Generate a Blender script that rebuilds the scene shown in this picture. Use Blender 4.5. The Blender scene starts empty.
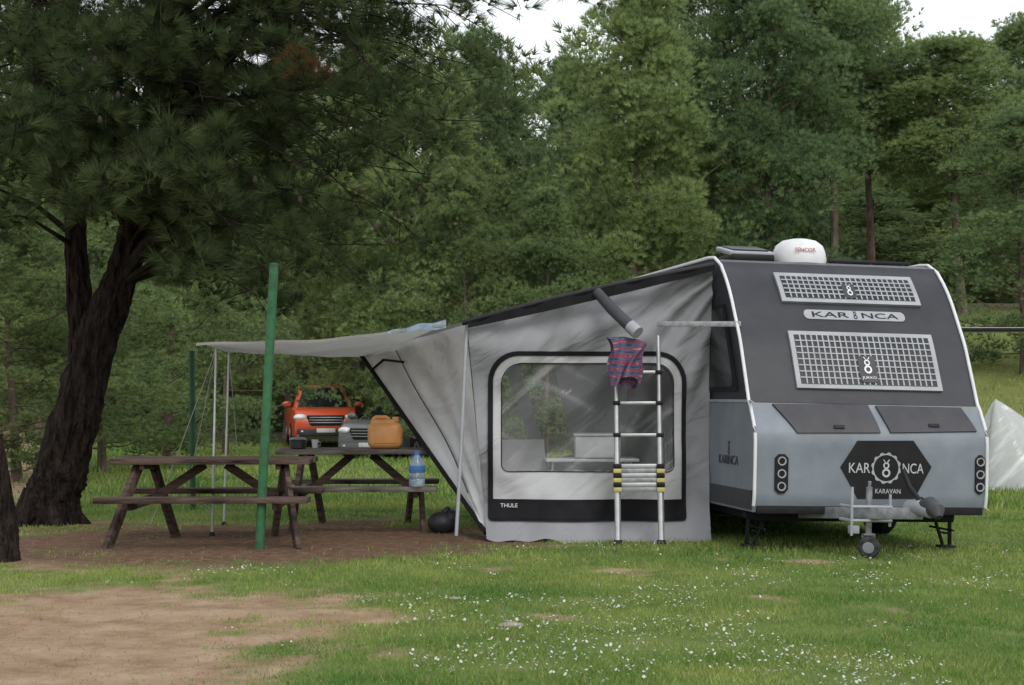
import bpy, bmesh, math, random
import numpy as np
from mathutils import Vector, Matrix
R=math.radians; PI=math.pi
random.seed(4); rng=np.random.default_rng(7)
C=bpy.context.scene.collection
F=1600.; HZ=395.; EH=1.4
def at(px,py,Y): return Vector(((px-512)/F*Y, Y, EH+(HZ-py)/F*Y))
V=Vector
# ---------------------------------------------------------------- noise / terrain
def vn(x,y,s=0):
    x=np.asarray(x,float);y=np.asarray(y,float)
    xi=np.floor(x);yi=np.floor(y);fx=x-xi;fy=y-yi
    fx=fx*fx*(3-2*fx);fy=fy*fy*(3-2*fy)
    def h(a,b):
        q=np.sin(a*127.1+b*311.7+s*74.7)*43758.5453
        return q-np.floor(q)
    return (h(xi,yi)*(1-fx)+h(xi+1,yi)*fx)*(1-fy)+(h(xi,yi+1)*(1-fx)+h(xi+1,yi+1)*fx)*fy
def fbm(x,y,s=0): return .5*vn(x,y,s)+.3*vn(np.asarray(x)*2.1,np.asarray(y)*2.1,s+1)+.2*vn(np.asarray(x)*4.3,np.asarray(y)*4.3,s+2)
def ss(a,b,t):
    t=np.clip((np.asarray(t,float)-a)/(b-a),0,1); return t*t*(3-2*t)
def gz(x,y):
    x=np.asarray(x,float);y=np.asarray(y,float)
    z=-.02*np.clip(x-2,0,3.0)
    z=z+.05*(fbm(x*.5,y*.5,3)-.5)*ss(3,8,y)*(1-.7*ss(12,13.5,y)*(1-ss(17,20,y)))
    z=z-.4*np.exp(-(((x+3.2)/3)**2+((y-41)/4)**2))
    z=z+4.4*ss(26,52,y)*ss(3,9,x-(y-26)*.05)
    z=z+22*ss(60,150,y)
    return z
def gzf(x,y): return float(gz(x,y))
def litter(x,y):
    e=1-np.sqrt(((x+2.5)/3.2)**2+((y-15.6)/3.0)**2)
    return ss(-.1,.25,e)
def dry(x,y): return ss(23,29,y)*ss(4.5,7.5,np.asarray(x,float))*(1-ss(40,46,y))*.4
def woodfloor(x,y): return ss(43,48,np.asarray(y,float))  # mask for the dark brown-green litter ground of the wood behind
def dirt(x,y):
    x=np.asarray(x,float);y=np.asarray(y,float)
    n=fbm(x*1.1,y*1.1,11)-.5; n2=fbm(x*3.5,y*3.5,21)-.5
    a=np.minimum((11.25-y)*.9,(-1.30-x+ (9.5-y)*.14)*1.0)
    d1=ss(-.85,.75,a+n*2.2+n2*1.6)
    e=1-np.sqrt(((x+2.5)/3.0)**2+((y-15.4)/2.6)**2)
    d2=ss(-.2,.4,e+n*.9+n2*.6)
    d3=ss(.17,.36,n+.5*n2)*.75*(y<16)
    d4=ss(.6,1.2,-x-.27*y+.4+n*1.2)*ss(15.2,16.5,y)*.8
    return np.clip(np.maximum.reduce([d1*.96,d2*.93,d3,d4]),0,1)
# ---------------------------------------------------------------- materials
def newmat(name):
    m=bpy.data.materials.new(name); m.use_nodes=True
    nt=m.node_tree; nt.nodes.clear(); o=nt.nodes.new('ShaderNodeOutputMaterial')
    return m,nt,o
def aniso(nt,src,ang,sc):
    a=nt.nodes.new('ShaderNodeMapping'); a.inputs['Rotation'].default_value=(0,ang,0); nt.links.new(src,a.inputs[0])
    b=nt.nodes.new('ShaderNodeMapping'); b.inputs['Scale'].default_value=sc; nt.links.new(a.outputs[0],b.inputs[0]); return b.outputs[0]
def mat(name,c,rough=.6,metal=0,var=.12,scale=6,bump=0,bscale=60,spec=.4,dirtc=None,stretch=None,bdist=.02):
    m,nt,o=newmat(name); N=nt.nodes; L=nt.links
    b=N.new('ShaderNodeBsdfPrincipled'); L.new(b.outputs[0],o.inputs[0])
    b.inputs['Roughness'].default_value=rough; b.inputs['Metallic'].default_value=metal
    b.inputs['Specular IOR Level'].default_value=spec
    tc=N.new('ShaderNodeTexCoord'); src=tc.outputs['Object']
    if stretch:
        mp=N.new('ShaderNodeMapping'); mp.inputs['Scale'].default_value=stretch; L.new(src,mp.inputs[0]); src=mp.outputs[0]
    n=N.new('ShaderNodeTexNoise'); n.inputs['Scale'].default_value=scale; n.inputs['Detail'].default_value=6; n.inputs['Roughness'].default_value=.65
    L.new(src,n.inputs['Vector'])
    r=N.new('ShaderNodeValToRGB'); e=r.color_ramp.elements
    lo=tuple(max(0,k*(1-var*1.6)) for k in c); hi=tuple(k*(1+var) for k in c)
    if dirtc: lo=dirtc
    e[0].position=.3;e[1].position=.68; e[0].color=(*lo,1); e[1].color=(*hi,1)
    L.new(n.outputs[0],r.inputs[0]); L.new(r.outputs[0],b.inputs['Base Color'])
    if bump:
        n2=N.new('ShaderNodeTexNoise'); n2.inputs['Scale'].default_value=bscale; n2.inputs['Detail'].default_value=4
        L.new(src,n2.inputs['Vector']); bp=N.new('ShaderNodeBump'); bp.inputs['Strength'].default_value=bump; bp.inputs['Distance'].default_value=bdist
        L.new(n2.outputs[0],bp.inputs['Height']); L.new(bp.outputs[0],b.inputs['Normal'])
    return m
def leafmat(name,trans=.35,lo=(.76,.82,.88,1),hi=(1.26,1.20,1.06,1)):
    m,nt,o=newmat(name); N=nt.nodes; L=nt.links
    a=N.new('ShaderNodeAttribute'); a.attribute_name='Col'
    oi=N.new('ShaderNodeObjectInfo'); mr=N.new('ShaderNodeMix'); mr.data_type='RGBA'; mr.inputs[6].default_value=lo; mr.inputs[7].default_value=hi
    L.new(oi.outputs['Random'],mr.inputs[0])
    vm=N.new('ShaderNodeVectorMath'); vm.operation='MULTIPLY'; L.new(a.outputs['Color'],vm.inputs[0]); L.new(mr.outputs[2],vm.inputs[1])
    d=N.new('ShaderNodeBsdfDiffuse'); t=N.new('ShaderNodeBsdfTranslucent'); x=N.new('ShaderNodeMixShader'); x.inputs[0].default_value=trans
    L.new(vm.outputs[0],d.inputs[0]); L.new(vm.outputs[0],t.inputs[0]); L.new(d.outputs[0],x.inputs[1]); L.new(t.outputs[0],x.inputs[2]); L.new(x.outputs[0],o.inputs[0])
    return m
M={}
M['leaf']=leafmat('pine_needles',.42); M['blade']=leafmat('grass_blades',.35,(1,1,1,1),(1,1,1,1))
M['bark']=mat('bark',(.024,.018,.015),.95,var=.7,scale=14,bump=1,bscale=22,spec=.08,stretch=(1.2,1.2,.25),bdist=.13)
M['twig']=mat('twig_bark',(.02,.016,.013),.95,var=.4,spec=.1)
M['bark2']=mat('bark_grey',(.12,.092,.076),.95,var=.4,scale=5,bump=.6,bscale=15,spec=.1,stretch=(1,1,.3))
M['cone']=mat('cone',(.03,.02,.014),.9,bump=.8,bscale=60)
M['darkpaint']=mat('charcoal_paint',(.028,.030,.037),.42,var=.18,scale=2.2,bump=.05,bscale=90,spec=.25)
M['greypaint']=mat('bluegrey_paint',(.165,.188,.22),.42,var=.14,scale=1.8,spec=.3)
M['lid']=mat('lid_paint',(.042,.043,.051),.45,var=.14,scale=5,spec=.25)
M['white']=mat('white_plastic',(.56,.57,.59),.35,var=.08,scale=4)
M['lightgrey']=mat('lightgrey_plastic',(.27,.285,.31),.45,var=.1,scale=5)
M['silver']=mat('silver_print',(.36,.37,.385),.45,var=.1,scale=9)
M['black']=mat('black_plastic',(.009,.009,.011),.5,var=.2,spec=.2)
M['rubber']=mat('rubber',(.018,.018,.019),.85,var=.3,scale=20,spec=.15)
M['greyrubber']=mat('grey_rubber',(.06,.06,.063),.85,var=.4,scale=20,spec=.2)
M['chassis']=mat('chassis_steel',(.014,.014,.016),.7,var=.3,spec=.15)
M['glass']=mat('dark_glass',(.010,.012,.014),.08,var=.1,spec=.4)
M['tintglass']=mat('dark_tinted_cover',(.018,.020,.024),.35,var=.2,spec=.25)
M['alu']=mat('aluminium',(.42,.43,.44),.38,.7,var=.1,scale=10)
M['steel']=mat('galvanised',(.27,.28,.30),.5,.5,var=.25,scale=14)
M['red']=mat('red_lettering',(.33,.045,.045),.5)
M['piping']=mat('black_fabric',(.012,.012,.014),.8,var=.2,spec=.1)
M['wood1']=mat('brown_wood',(.078,.053,.044),.85,var=.55,scale=6,bump=.5,bscale=30,stretch=(.35,3,3),spec=.15)
M['wood2']=mat('weathered_wood',(.120,.108,.098),.85,var=.5,scale=6,bump=.4,bscale=30,stretch=(.35,3,3),spec=.2)
M['green']=mat('green_paint',(.028,.108,.046),.6,var=.3,scale=12,dirtc=(.022,.062,.030),spec=.25)
M['green2']=mat('dull_green_paint',(.02,.075,.035),.7,var=.3)
M['tan']=mat('orange_tan_plastic',(.60,.285,.095),.42,var=.12,scale=5)
M['blue']=mat('blue_plastic',(.04,.13,.34),.45)
M['bluetarp']=mat('pale_blue_tarp',(.20,.27,.36),.6,var=.25,scale=9)
M['yellow']=mat('yellow_plastic',(.42,.37,.12),.5,var=.1)
M['rope']=mat('pale_rope',(.4,.4,.37),.8)
M['stone']=mat('pale_stone',(.24,.215,.175),.9,var=.25,bump=.6,bscale=15)
M['pot']=mat('dark_enamel',(.025,.027,.03),.3,var=.2)
M['carred']=mat('red_car_paint',(.48,.07,.025),.25,var=.06,spec=.5)
M['cargrey']=mat('silver_car_paint',(.13,.135,.14),.3,.2,var=.06,spec=.4)
M['lamp']=mat('clear_lamp',(.7,.72,.73),.12,spec=.8)
M['bag']=mat('black_bag',(.016,.016,.02),.55,bump=.5,bscale=14)
def filmmat(name,clear,col,rough,bscale,bstr,drop=.38,spec=.7,crisp=False):
    m,nt,o=newmat(name); N=nt.nodes; L=nt.links
    b=N.new('ShaderNodeBsdfPrincipled'); b.inputs['Base Color'].default_value=(*col,1); b.inputs['Roughness'].default_value=rough; b.inputs['Specular IOR Level'].default_value=spec
    t=N.new('ShaderNodeBsdfTransparent'); x=N.new('ShaderNodeMixShader')
    tc=N.new('ShaderNodeTexCoord'); n=N.new('ShaderNodeTexNoise'); n.inputs['Scale'].default_value=bscale; n.inputs['Detail'].default_value=3; n.inputs['Distortion'].default_value=.5
    vec=aniso(nt,tc.outputs['Object'],R(42),(.30,1,2.0)); L.new(vec,n.inputs['Vector'])
    bp=N.new('ShaderNodeBump'); bp.inputs['Strength'].default_value=bstr; bp.inputs['Distance'].default_value=.05
    L.new(n.outputs[0],bp.inputs['Height']); L.new(bp.outputs[0],b.inputs['Normal'])
    def layer(v,sc,det,lo,hi,p0,p1):
        n3=N.new('ShaderNodeTexNoise'); n3.inputs['Scale'].default_value=sc; n3.inputs['Detail'].default_value=det; L.new(v,n3.inputs['Vector'])
        r=N.new('ShaderNodeMapRange'); r.interpolation_type='SMOOTHSTEP'; r.inputs[1].default_value=p0; r.inputs[2].default_value=p1; r.inputs[3].default_value=lo; r.inputs[4].default_value=hi
        L.new(n3.outputs[0],r.inputs[0]); return r.outputs[0]
    if crisp:   # soft slanting sheen streaks of a slack clear sheet
        f1=layer(aniso(nt,tc.outputs['Object'],R(40),(.16,1,2.6)),2.2,3,1,1-drop,.53,.72); f2=layer(aniso(nt,tc.outputs['Object'],R(-28),(.2,1,2.2)),1.9,2,1,1-drop*.6,.56,.74)
        a1=N.new('ShaderNodeMath'); a1.operation='MULTIPLY'; L.new(f1,a1.inputs[0]); L.new(f2,a1.inputs[1])
        a3=N.new('ShaderNodeMath'); a3.operation='MULTIPLY'; a3.inputs[1].default_value=clear; L.new(a1.outputs[0],a3.inputs[0]); L.new(a3.outputs[0],x.inputs[0])
    else: L.new(layer(vec,bscale*1.4,5,clear,clear-drop,.5,.75),x.inputs[0])
    L.new(b.outputs[0],x.inputs[1]); L.new(t.outputs[0],x.inputs[2]); L.new(x.outputs[0],o.inputs[0])
    return m
M['film']=filmmat('clear_window_film',.84,(.36,.37,.38),.1,2.4,.7,.55,1.,True)
M['sheet']=filmmat('milky_plastic_sheet',.42,(.52,.54,.56),.2,2.6,.8)
M['bottle']=filmmat('clear_bottle',.62,(.34,.46,.56),.1,6,.2)
def clothmat(name,c,tr,bump=.0):
    m,nt,o=newmat(name); N=nt.nodes; L=nt.links
    tc=N.new('ShaderNodeTexCoord'); n=N.new('ShaderNodeTexNoise'); n.inputs['Scale'].default_value=1.6; n.inputs['Detail'].default_value=4; n.inputs['Roughness'].default_value=.55; L.new(tc.outputs['Object'],n.inputs['Vector'])
    r=N.new('ShaderNodeValToRGB'); r.color_ramp.elements[0].position=.3; r.color_ramp.elements[1].position=.7; r.color_ramp.elements[0].color=(*[k*.88 for k in c],1); r.color_ramp.elements[1].color=(*[k*1.07 for k in c],1); L.new(n.outputs[0],r.inputs[0])
    d=N.new('ShaderNodeBsdfDiffuse'); t=N.new('ShaderNodeBsdfTranslucent'); x=N.new('ShaderNodeMixShader'); x.inputs[0].default_value=tr
    if bump:
        n2=N.new('ShaderNodeTexNoise'); n2.inputs['Scale'].default_value=2.2; n2.inputs['Detail'].default_value=3; n2.inputs['Distortion'].default_value=.7; L.new(aniso(nt,tc.outputs['Object'],R(38),(.5,1,1.6)),n2.inputs['Vector'])
        bp=N.new('ShaderNodeBump'); bp.inputs['Strength'].default_value=bump; bp.inputs['Distance'].default_value=.16; L.new(n2.outputs[0],bp.inputs['Height']); L.new(bp.outputs[0],d.inputs['Normal'])
    L.new(r.outputs[0],d.inputs[0]); L.new(r.outputs[0],t.inputs[0]); L.new(d.outputs[0],x.inputs[1]); L.new(t.outputs[0],x.inputs[2]); L.new(x.outputs[0],o.inputs[0]); return m
M['tarp']=clothmat('beige_tarp',(.38,.38,.37),.5)
M['palecloth']=clothmat('pale_flap_cloth',(.66,.67,.69),.25,.3)
M['fabric']=clothmat('grey_awning_fabric',(.270,.278,.298),.15,.5)
M['fabric2']=clothmat('pale_awning_fabric',(.47,.48,.50),.15,.35)
def plaid():
    m,nt,o=newmat('plaid_cloth'); N=nt.nodes; L=nt.links
    b=N.new('ShaderNodeBsdfPrincipled'); b.inputs['Roughness'].default_value=.9; L.new(b.outputs[0],o.inputs[0])
    tc=N.new('ShaderNodeTexCoord')
    w1=N.new('ShaderNodeTexWave'); w1.wave_type='BANDS'; w1.bands_direction='Z'; w1.inputs['Scale'].default_value=5; w1.inputs['Distortion'].default_value=3.5
    w2=N.new('ShaderNodeTexNoise'); w2.inputs['Scale'].default_value=11
    L.new(tc.outputs['Object'],w1.inputs[0]); L.new(tc.outputs['Object'],w2.inputs['Vector'])
    r=N.new('ShaderNodeValToRGB'); e=r.color_ramp.elements; e[0].color=(.02,.035,.085,1); e[1].color=(.19,.035,.065,1); r.color_ramp.interpolation='CONSTANT'; e[1].position=.62
    q=e.new(.38); q.color=(.06,.08,.14,1); q=e.new(.86); q.color=(.22,.19,.22,1)
    mx=N.new('ShaderNodeMath'); mx.operation='MULTIPLY_ADD'; mx.inputs[1].default_value=.45; L.new(w1.outputs[1],mx.inputs[0])
    m2=N.new('ShaderNodeMath'); m2.operation='MULTIPLY'; m2.inputs[1].default_value=.75; L.new(w2.outputs[0],m2.inputs[0]); L.new(m2.outputs[0],mx.inputs[2])
    L.new(mx.outputs[0],r.inputs[0]); L.new(r.outputs[0],b.inputs['Base Color']); return m
M['plaid']=plaid()
# ---------------------------------------------------------------- mesh building
ORG=V((0,0,0))
def frame(d,ref=None):
    d=d.normalized(); u=ref if ref is not None else (V((0,0,1)) if abs(d.z)<.95 else V((0,1,0)))
    s=d.cross(u).normalized(); return s, s.cross(d).normalized()
class MB:
    def __init__(s): s.v=[];s.f=[]
    def add(s,vs,fs):
        o=len(s.v); s.v+=[tuple(v) for v in vs]; s.f+=[[i+o for i in f] for f in fs]; return s
    def bm(s,b,Mx):
        b.verts.index_update(); s.add([Mx@v.co for v in b.verts],[[v.index for v in f.verts] for f in b.faces]); b.free(); return s
    def box(s,c,sz,rot=None,bev=.006,seg=2):
        b=bmesh.new(); bmesh.ops.create_cube(b,size=1); bmesh.ops.scale(b,vec=V(sz),verts=b.verts)
        if bev: bmesh.ops.bevel(b,geom=b.edges[:],offset=min(bev,min(sz)*.4),segments=seg,affect='EDGES',profile=.5)
        Mx=Matrix.Translation(V(c))
        if rot is not None: Mx=Mx@rot.to_4x4()
        return s.bm(b,Mx)
    def bar(s,p,q,w,h,bev=.005):
        p=V(p);q=V(q); d=q-p; a,u=frame(d); rot=Matrix((d.normalized(),a,u)).transposed()
        return s.box((p+q)/2,(d.length,w,h),rot,bev)
    def tube(s,pts,r,n=10,wob=0):
        pts=[V(p) for p in pts]; rs=r if hasattr(r,'__len__') else [r]*len(pts); vs=[];fs=[]
        for i,p in enumerate(pts):
            d=pts[min(i+1,len(pts)-1)]-pts[max(i-1,0)]; a,u=frame(d,V((0,1,0)) if wob else None)
            for k in range(n):
                t=2*PI*k/n; rr=rs[i]
                if wob: rr*=1+wob*(2.2*(float(vn(k*.9,i*.22,n))-.5)+random.uniform(-.35,.35))
                vs.append(p+a*math.cos(t)*rr+u*math.sin(t)*rr)
        for i in range(len(pts)-1):
            for k in range(n): fs.append([i*n+k,i*n+(k+1)%n,(i+1)*n+(k+1)%n,(i+1)*n+k])
        fs.append(list(range(n))[::-1]); fs.append([(len(pts)-1)*n+k for k in range(n)])
        return s.add(vs,fs)
    def lathe(s,prof,c=(0,0,0),n=24,rot=None,caps=True):
        vs=[];fs=[];c=V(c)
        for r,z in prof:
            for k in range(n):
                p=V((r*math.cos(2*PI*k/n),r*math.sin(2*PI*k/n),z)); vs.append(c+(rot@p if rot is not None else p))
        m=len(prof)
        for i in range(m-1):
            for k in range(n): fs.append([i*n+k,i*n+(k+1)%n,(i+1)*n+(k+1)%n,(i+1)*n+k])
        if caps: fs.append(list(range(n))[::-1]); fs.append([(m-1)*n+k for k in range(n)])
        return s.add(vs,fs)
    def ball(s,c,r,n=14):
        r=V(r) if hasattr(r,'__len__') else V((r,r,r)); b=bmesh.new(); bmesh.ops.create_uvsphere(b,u_segments=n,v_segments=n//2+2,radius=1)
        return s.bm(b,Matrix.Translation(V(c))@Matrix.Diagonal((*r,1)))
    def prism(s,pts,ext):
        n=len(pts); e=V(ext); pts=[V(p) for p in pts]
        return s.add(pts+[p+e for p in pts],[list(range(n))[::-1],[n+i for i in range(n)]]+[[i,(i+1)%n,n+(i+1)%n,n+i] for i in range(n)])
    def grid(s,fn,nu,nv,keep=None):
        vs=[fn(i/nu,j/nv) for j in range(nv+1) for i in range(nu+1)]
        fs=[[j*(nu+1)+i,j*(nu+1)+i+1,(j+1)*(nu+1)+i+1,(j+1)*(nu+1)+i] for j in range(nv) for i in range(nu) if keep is None or keep((i+.5)/nu,(j+.5)/nv)]
        return s.add(vs,fs)
    def ring(s,la,lb):
        n=len(la); return s.add(list(la)+list(lb),[[i,(i+1)%n,n+(i+1)%n,n+i] for i in range(n)])
    def build(s,name,m,parent=None,smooth=True,recalc=True,sharp=38):
        me=bpy.data.meshes.new(name); me.from_pydata([tuple(V(v)-ORG) for v in s.v],[],s.f)
        if recalc:
            b=bmesh.new(); b.from_mesh(me); bmesh.ops.recalc_face_normals(b,faces=b.faces); b.to_mesh(me); b.free()
        me.polygons.foreach_set('use_smooth',[smooth]*len(me.polygons))
        if smooth: me.set_sharp_from_angle(angle=R(sharp))
        me.materials.append(M[m] if isinstance(m,str) else m)
        o=bpy.data.objects.new(name,me); C.objects.link(o)
        if parent: o.parent=parent
        else: o.location=ORG
        return o
def tag(o,label=None,cat=None,group=None,kind=None):
    if label: o['label']=label
    if cat: o['category']=cat
    if group: o['group']=group
    if kind: o['kind']=kind
    return o
def org(p):
    global ORG; ORG=V(p)
def thing(name,label,cat,loc,rot=None,group=None):
    o=bpy.data.objects.new(name,None); C.objects.link(o); o.location=loc; o.empty_display_size=.2
    if rot is not None: o.rotation_euler=rot; org((0,0,0))
    else: org(loc)
    return tag(o,label,cat,group)
def dup(root,loc,label):
    r=root.copy(); C.objects.link(r); r.location=loc; r['label']=label
    for ch in list(root.children):
        c=ch.copy(); C.objects.link(c); c.parent=r
    return r
def tris(name,v,m,col=None,parent=None):
    n=len(v); me=bpy.data.meshes.new(name); me.vertices.add(n); me.vertices.foreach_set('co',np.ascontiguousarray(v,dtype=np.float32).ravel())
    nf=n//3; me.loops.add(n); me.loops.foreach_set('vertex_index',np.arange(n,dtype=np.int32))
    me.polygons.add(nf); me.polygons.foreach_set('loop_start',np.arange(0,n,3,dtype=np.int32)); me.update(calc_edges=True)
    if col is not None:
        a=me.attributes.new('Col','FLOAT_COLOR','POINT'); a.data.foreach_set('color',np.concatenate([col,np.ones((n,1))],1).astype(np.float32).ravel())
    me.materials.append(M[m]); me.validate()
    o=bpy.data.objects.new(name,me); C.objects.link(o)
    if parent: o.parent=parent
    return o
def text(s,w,h,o,x,y,m,parent,name='lettering',ext=.003):
    c=bpy.data.curves.new('t','FONT'); c.body=s; c.extrude=.02; c.offset=.002; c.align_x='CENTER'
    ob=bpy.data.objects.new('t',c); C.objects.link(ob); dg=bpy.context.evaluated_depsgraph_get(); dg.update()
    me=bpy.data.meshes.new_from_object(ob.evaluated_get(dg)); bpy.data.objects.remove(ob); bpy.data.curves.remove(c)
    co=np.array([v.co[:] for v in me.vertices]); lo=co.min(0); hi=co.max(0)
    x=V(x).normalized(); y=V(y).normalized(); z=x.cross(y); o=V(o)
    for v in me.vertices:
        a=((v.co.x-lo[0])/(hi[0]-lo[0])-.5)*w; b=((v.co.y-lo[1])/(hi[1]-lo[1])-.5)*h; k=(v.co.z-lo[2])/(hi[2]-lo[2])*ext
        v.co=o+x*a+y*b+z*k-ORG
    me.name=name; me.materials.clear(); me.materials.append(M[m])
    q=bpy.data.objects.new(name,me); C.objects.link(q); q.parent=parent; return q
# ---------------------------------------------------------------- world, sun, camera
S=bpy.context.scene
EL,AZ=44,158
w=bpy.data.worlds.new("World"); S.world=w; w.use_nodes=True; nt=w.node_tree; nt.nodes.clear()
bg=nt.nodes.new('ShaderNodeBackground'); out=nt.nodes.new('ShaderNodeOutputWorld'); sky=nt.nodes.new('ShaderNodeTexSky')
sky.sky_type='NISHITA'; sky.sun_disc=False; sky.sun_elevation=R(EL); sky.sun_rotation=R(AZ); sky.dust_density=6; sky.air_density=1.2; sky.ozone_density=.6
mxs=nt.nodes.new('ShaderNodeMix'); mxs.data_type='RGBA'; mxs.inputs[0].default_value=.82; mxs.inputs[7].default_value=(9.6,9.9,10.2,1)   # overcast cloud layer over the clear sky
nt.links.new(sky.outputs[0],mxs.inputs[6]); nt.links.new(mxs.outputs[2],bg.inputs[0]); bg.inputs[1].default_value=.15; nt.links.new(bg.outputs[0],out.inputs[0])
sd=bpy.data.lights.new('sun','SUN'); sd.energy=1.5; sd.angle=R(28); sd.color=(1,.97,.92)
so=bpy.data.objects.new('sun',sd); C.objects.link(so); e=R(EL); r_=R(AZ)
sv=V((math.sin(r_)*math.cos(e),math.cos(r_)*math.cos(e),math.sin(e))); so.rotation_euler=sv.to_track_quat('Z','Y').to_euler(); so.location=(0,0,30)
S.view_settings.view_transform='Standard'; S.view_settings.look='None'; S.view_settings.exposure=0
cd=bpy.data.cameras.new('Camera'); cam=bpy.data.objects.new('Camera',cd); C.objects.link(cam); S.camera=cam
cam.location=(0,0,EH); cam.rotation_euler=(R(90),0,0); cd.lens=36*F/1024; cd.sensor_width=36; cd.shift_y=(HZ-342.5)/1024; cd.clip_end=1000
cd.dof.use_dof=True; cd.dof.focus_distance=15.5; cd.dof.aperture_fstop=8
# ---------------------------------------------------------------- ground
def axis(segs):
    o=[]
    for a,b,st in segs: o+=list(np.arange(a,b,st))
    return np.array(o+[segs[-1][1]])
gx=axis([(-220,-40,15),(-40,-12,1.5),(-12,-7,.4),(-7,7,.1),(7,14,.4),(14,40,1.5),(40,220,15)])
gy=axis([(-40,4,4),(4,7,.4),(7,18,.1),(18,32,.3),(32,70,1.2),(70,300,8)])
X,Y=np.meshgrid(gx,gy); Zg=gz(X,Y)+.022*(fbm(X*4,Y*4,5)-.5)*(Y<20); nx=len(gx)
me=bpy.data.meshes.new('ground'); vv=np.stack([X,Y,Zg],-1).reshape(-1,3)
ii=np.arange(len(vv)).reshape(X.shape); ff=np.stack([ii[:-1,:-1],ii[:-1,1:],ii[1:,1:],ii[1:,:-1]],-1).reshape(-1,4)
me.from_pydata(vv.tolist(),[],ff.tolist())
for nm,fn in (('dirt',dirt),('litter',litter),('dry',dry),('wood',woodfloor)):
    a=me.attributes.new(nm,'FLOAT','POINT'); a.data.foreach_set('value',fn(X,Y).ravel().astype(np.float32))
me.polygons.foreach_set('use_smooth',[True]*len(me.polygons))
m,nt,o=newmat('ground_soil_and_turf'); N=nt.nodes; L=nt.links
b=N.new('ShaderNodeBsdfPrincipled'); b.inputs['Roughness'].default_value=.95; b.inputs['Specular IOR Level'].default_value=.1; L.new(b.outputs[0],o.inputs[0])
tc=N.new('ShaderNodeTexCoord')
def nz(sc,det=8):
    n=N.new('ShaderNodeTexNoise'); n.inputs['Scale'].default_value=sc; n.inputs['Detail'].default_value=det; n.inputs['Roughness'].default_value=.7; L.new(tc.outputs['Object'],n.inputs['Vector']); return n
def ramp(src,cs,ps):
    r=N.new('ShaderNodeValToRGB'); e=r.color_ramp.elements
    while len(e)<len(cs): e.new(.5)
    for k,(c,p) in enumerate(zip(cs,ps)): e[k].position=p; e[k].color=(*c,1)
    L.new(src,r.inputs[0]); return r
def mix(f,a,b_):
    x=N.new('ShaderNodeMix'); x.data_type='RGBA'; L.new(f,x.inputs[0]); L.new(a,x.inputs[6]); L.new(b_,x.inputs[7]); return x.outputs[2]
def attr(n):
    a=N.new('ShaderNodeAttribute'); a.attribute_name=n; return a.outputs['Fac']
n1=nz(1.3);n2=nz(9);n3=nz(45,5);n4=nz(2.2,6)
gr=ramp(n1.outputs[0],[(.065,.105,.028),(.12,.175,.045),(.21,.22,.08)],[.3,.5,.72])
dg_=ramp(n4.outputs[0],[(.12,.125,.045),(.22,.205,.08),(.28,.25,.11)],[.3,.5,.72])
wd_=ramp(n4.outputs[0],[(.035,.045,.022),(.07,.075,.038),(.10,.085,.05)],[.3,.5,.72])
dr=ramp(n4.outputs[0],[(.205,.135,.084),(.335,.232,.152),(.44,.33,.235)],[.30,.5,.70])
lr=ramp(n2.outputs[0],[(.078,.047,.032),(.155,.096,.064),(.235,.16,.11)],[.32,.52,.72])  # brown needle litter, with the shade around the tables darkened into it
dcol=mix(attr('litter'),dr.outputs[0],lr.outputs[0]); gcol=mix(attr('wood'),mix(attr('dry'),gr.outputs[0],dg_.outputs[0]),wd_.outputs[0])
ad=N.new('ShaderNodeMath'); ad.operation='MULTIPLY_ADD'; ad.inputs[1].default_value=.8; L.new(n2.outputs[0],ad.inputs[0])
sb=N.new('ShaderNodeMath'); sb.operation='SUBTRACT'; sb.inputs[1].default_value=.40; L.new(attr('dirt'),sb.inputs[0]); L.new(sb.outputs[0],ad.inputs[2])
mr=N.new('ShaderNodeMapRange'); mr.inputs[1].default_value=.15; mr.inputs[2].default_value=.75; L.new(ad.outputs[0],mr.inputs[0])
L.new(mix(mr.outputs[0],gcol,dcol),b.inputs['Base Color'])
bp=N.new('ShaderNodeBump'); bp.inputs['Strength'].default_value=.9; bp.inputs['Distance'].default_value=.035; L.new(n3.outputs[0],bp.inputs['Height']); L.new(bp.outputs[0],b.inputs['Normal'])
me.materials.append(m); go=bpy.data.objects.new('ground',me); C.objects.link(go); tag(go,kind='structure')
def unit(n):
    d=rng.normal(size=(n,3)); return d/np.linalg.norm(d,axis=1,keepdims=True)
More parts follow.
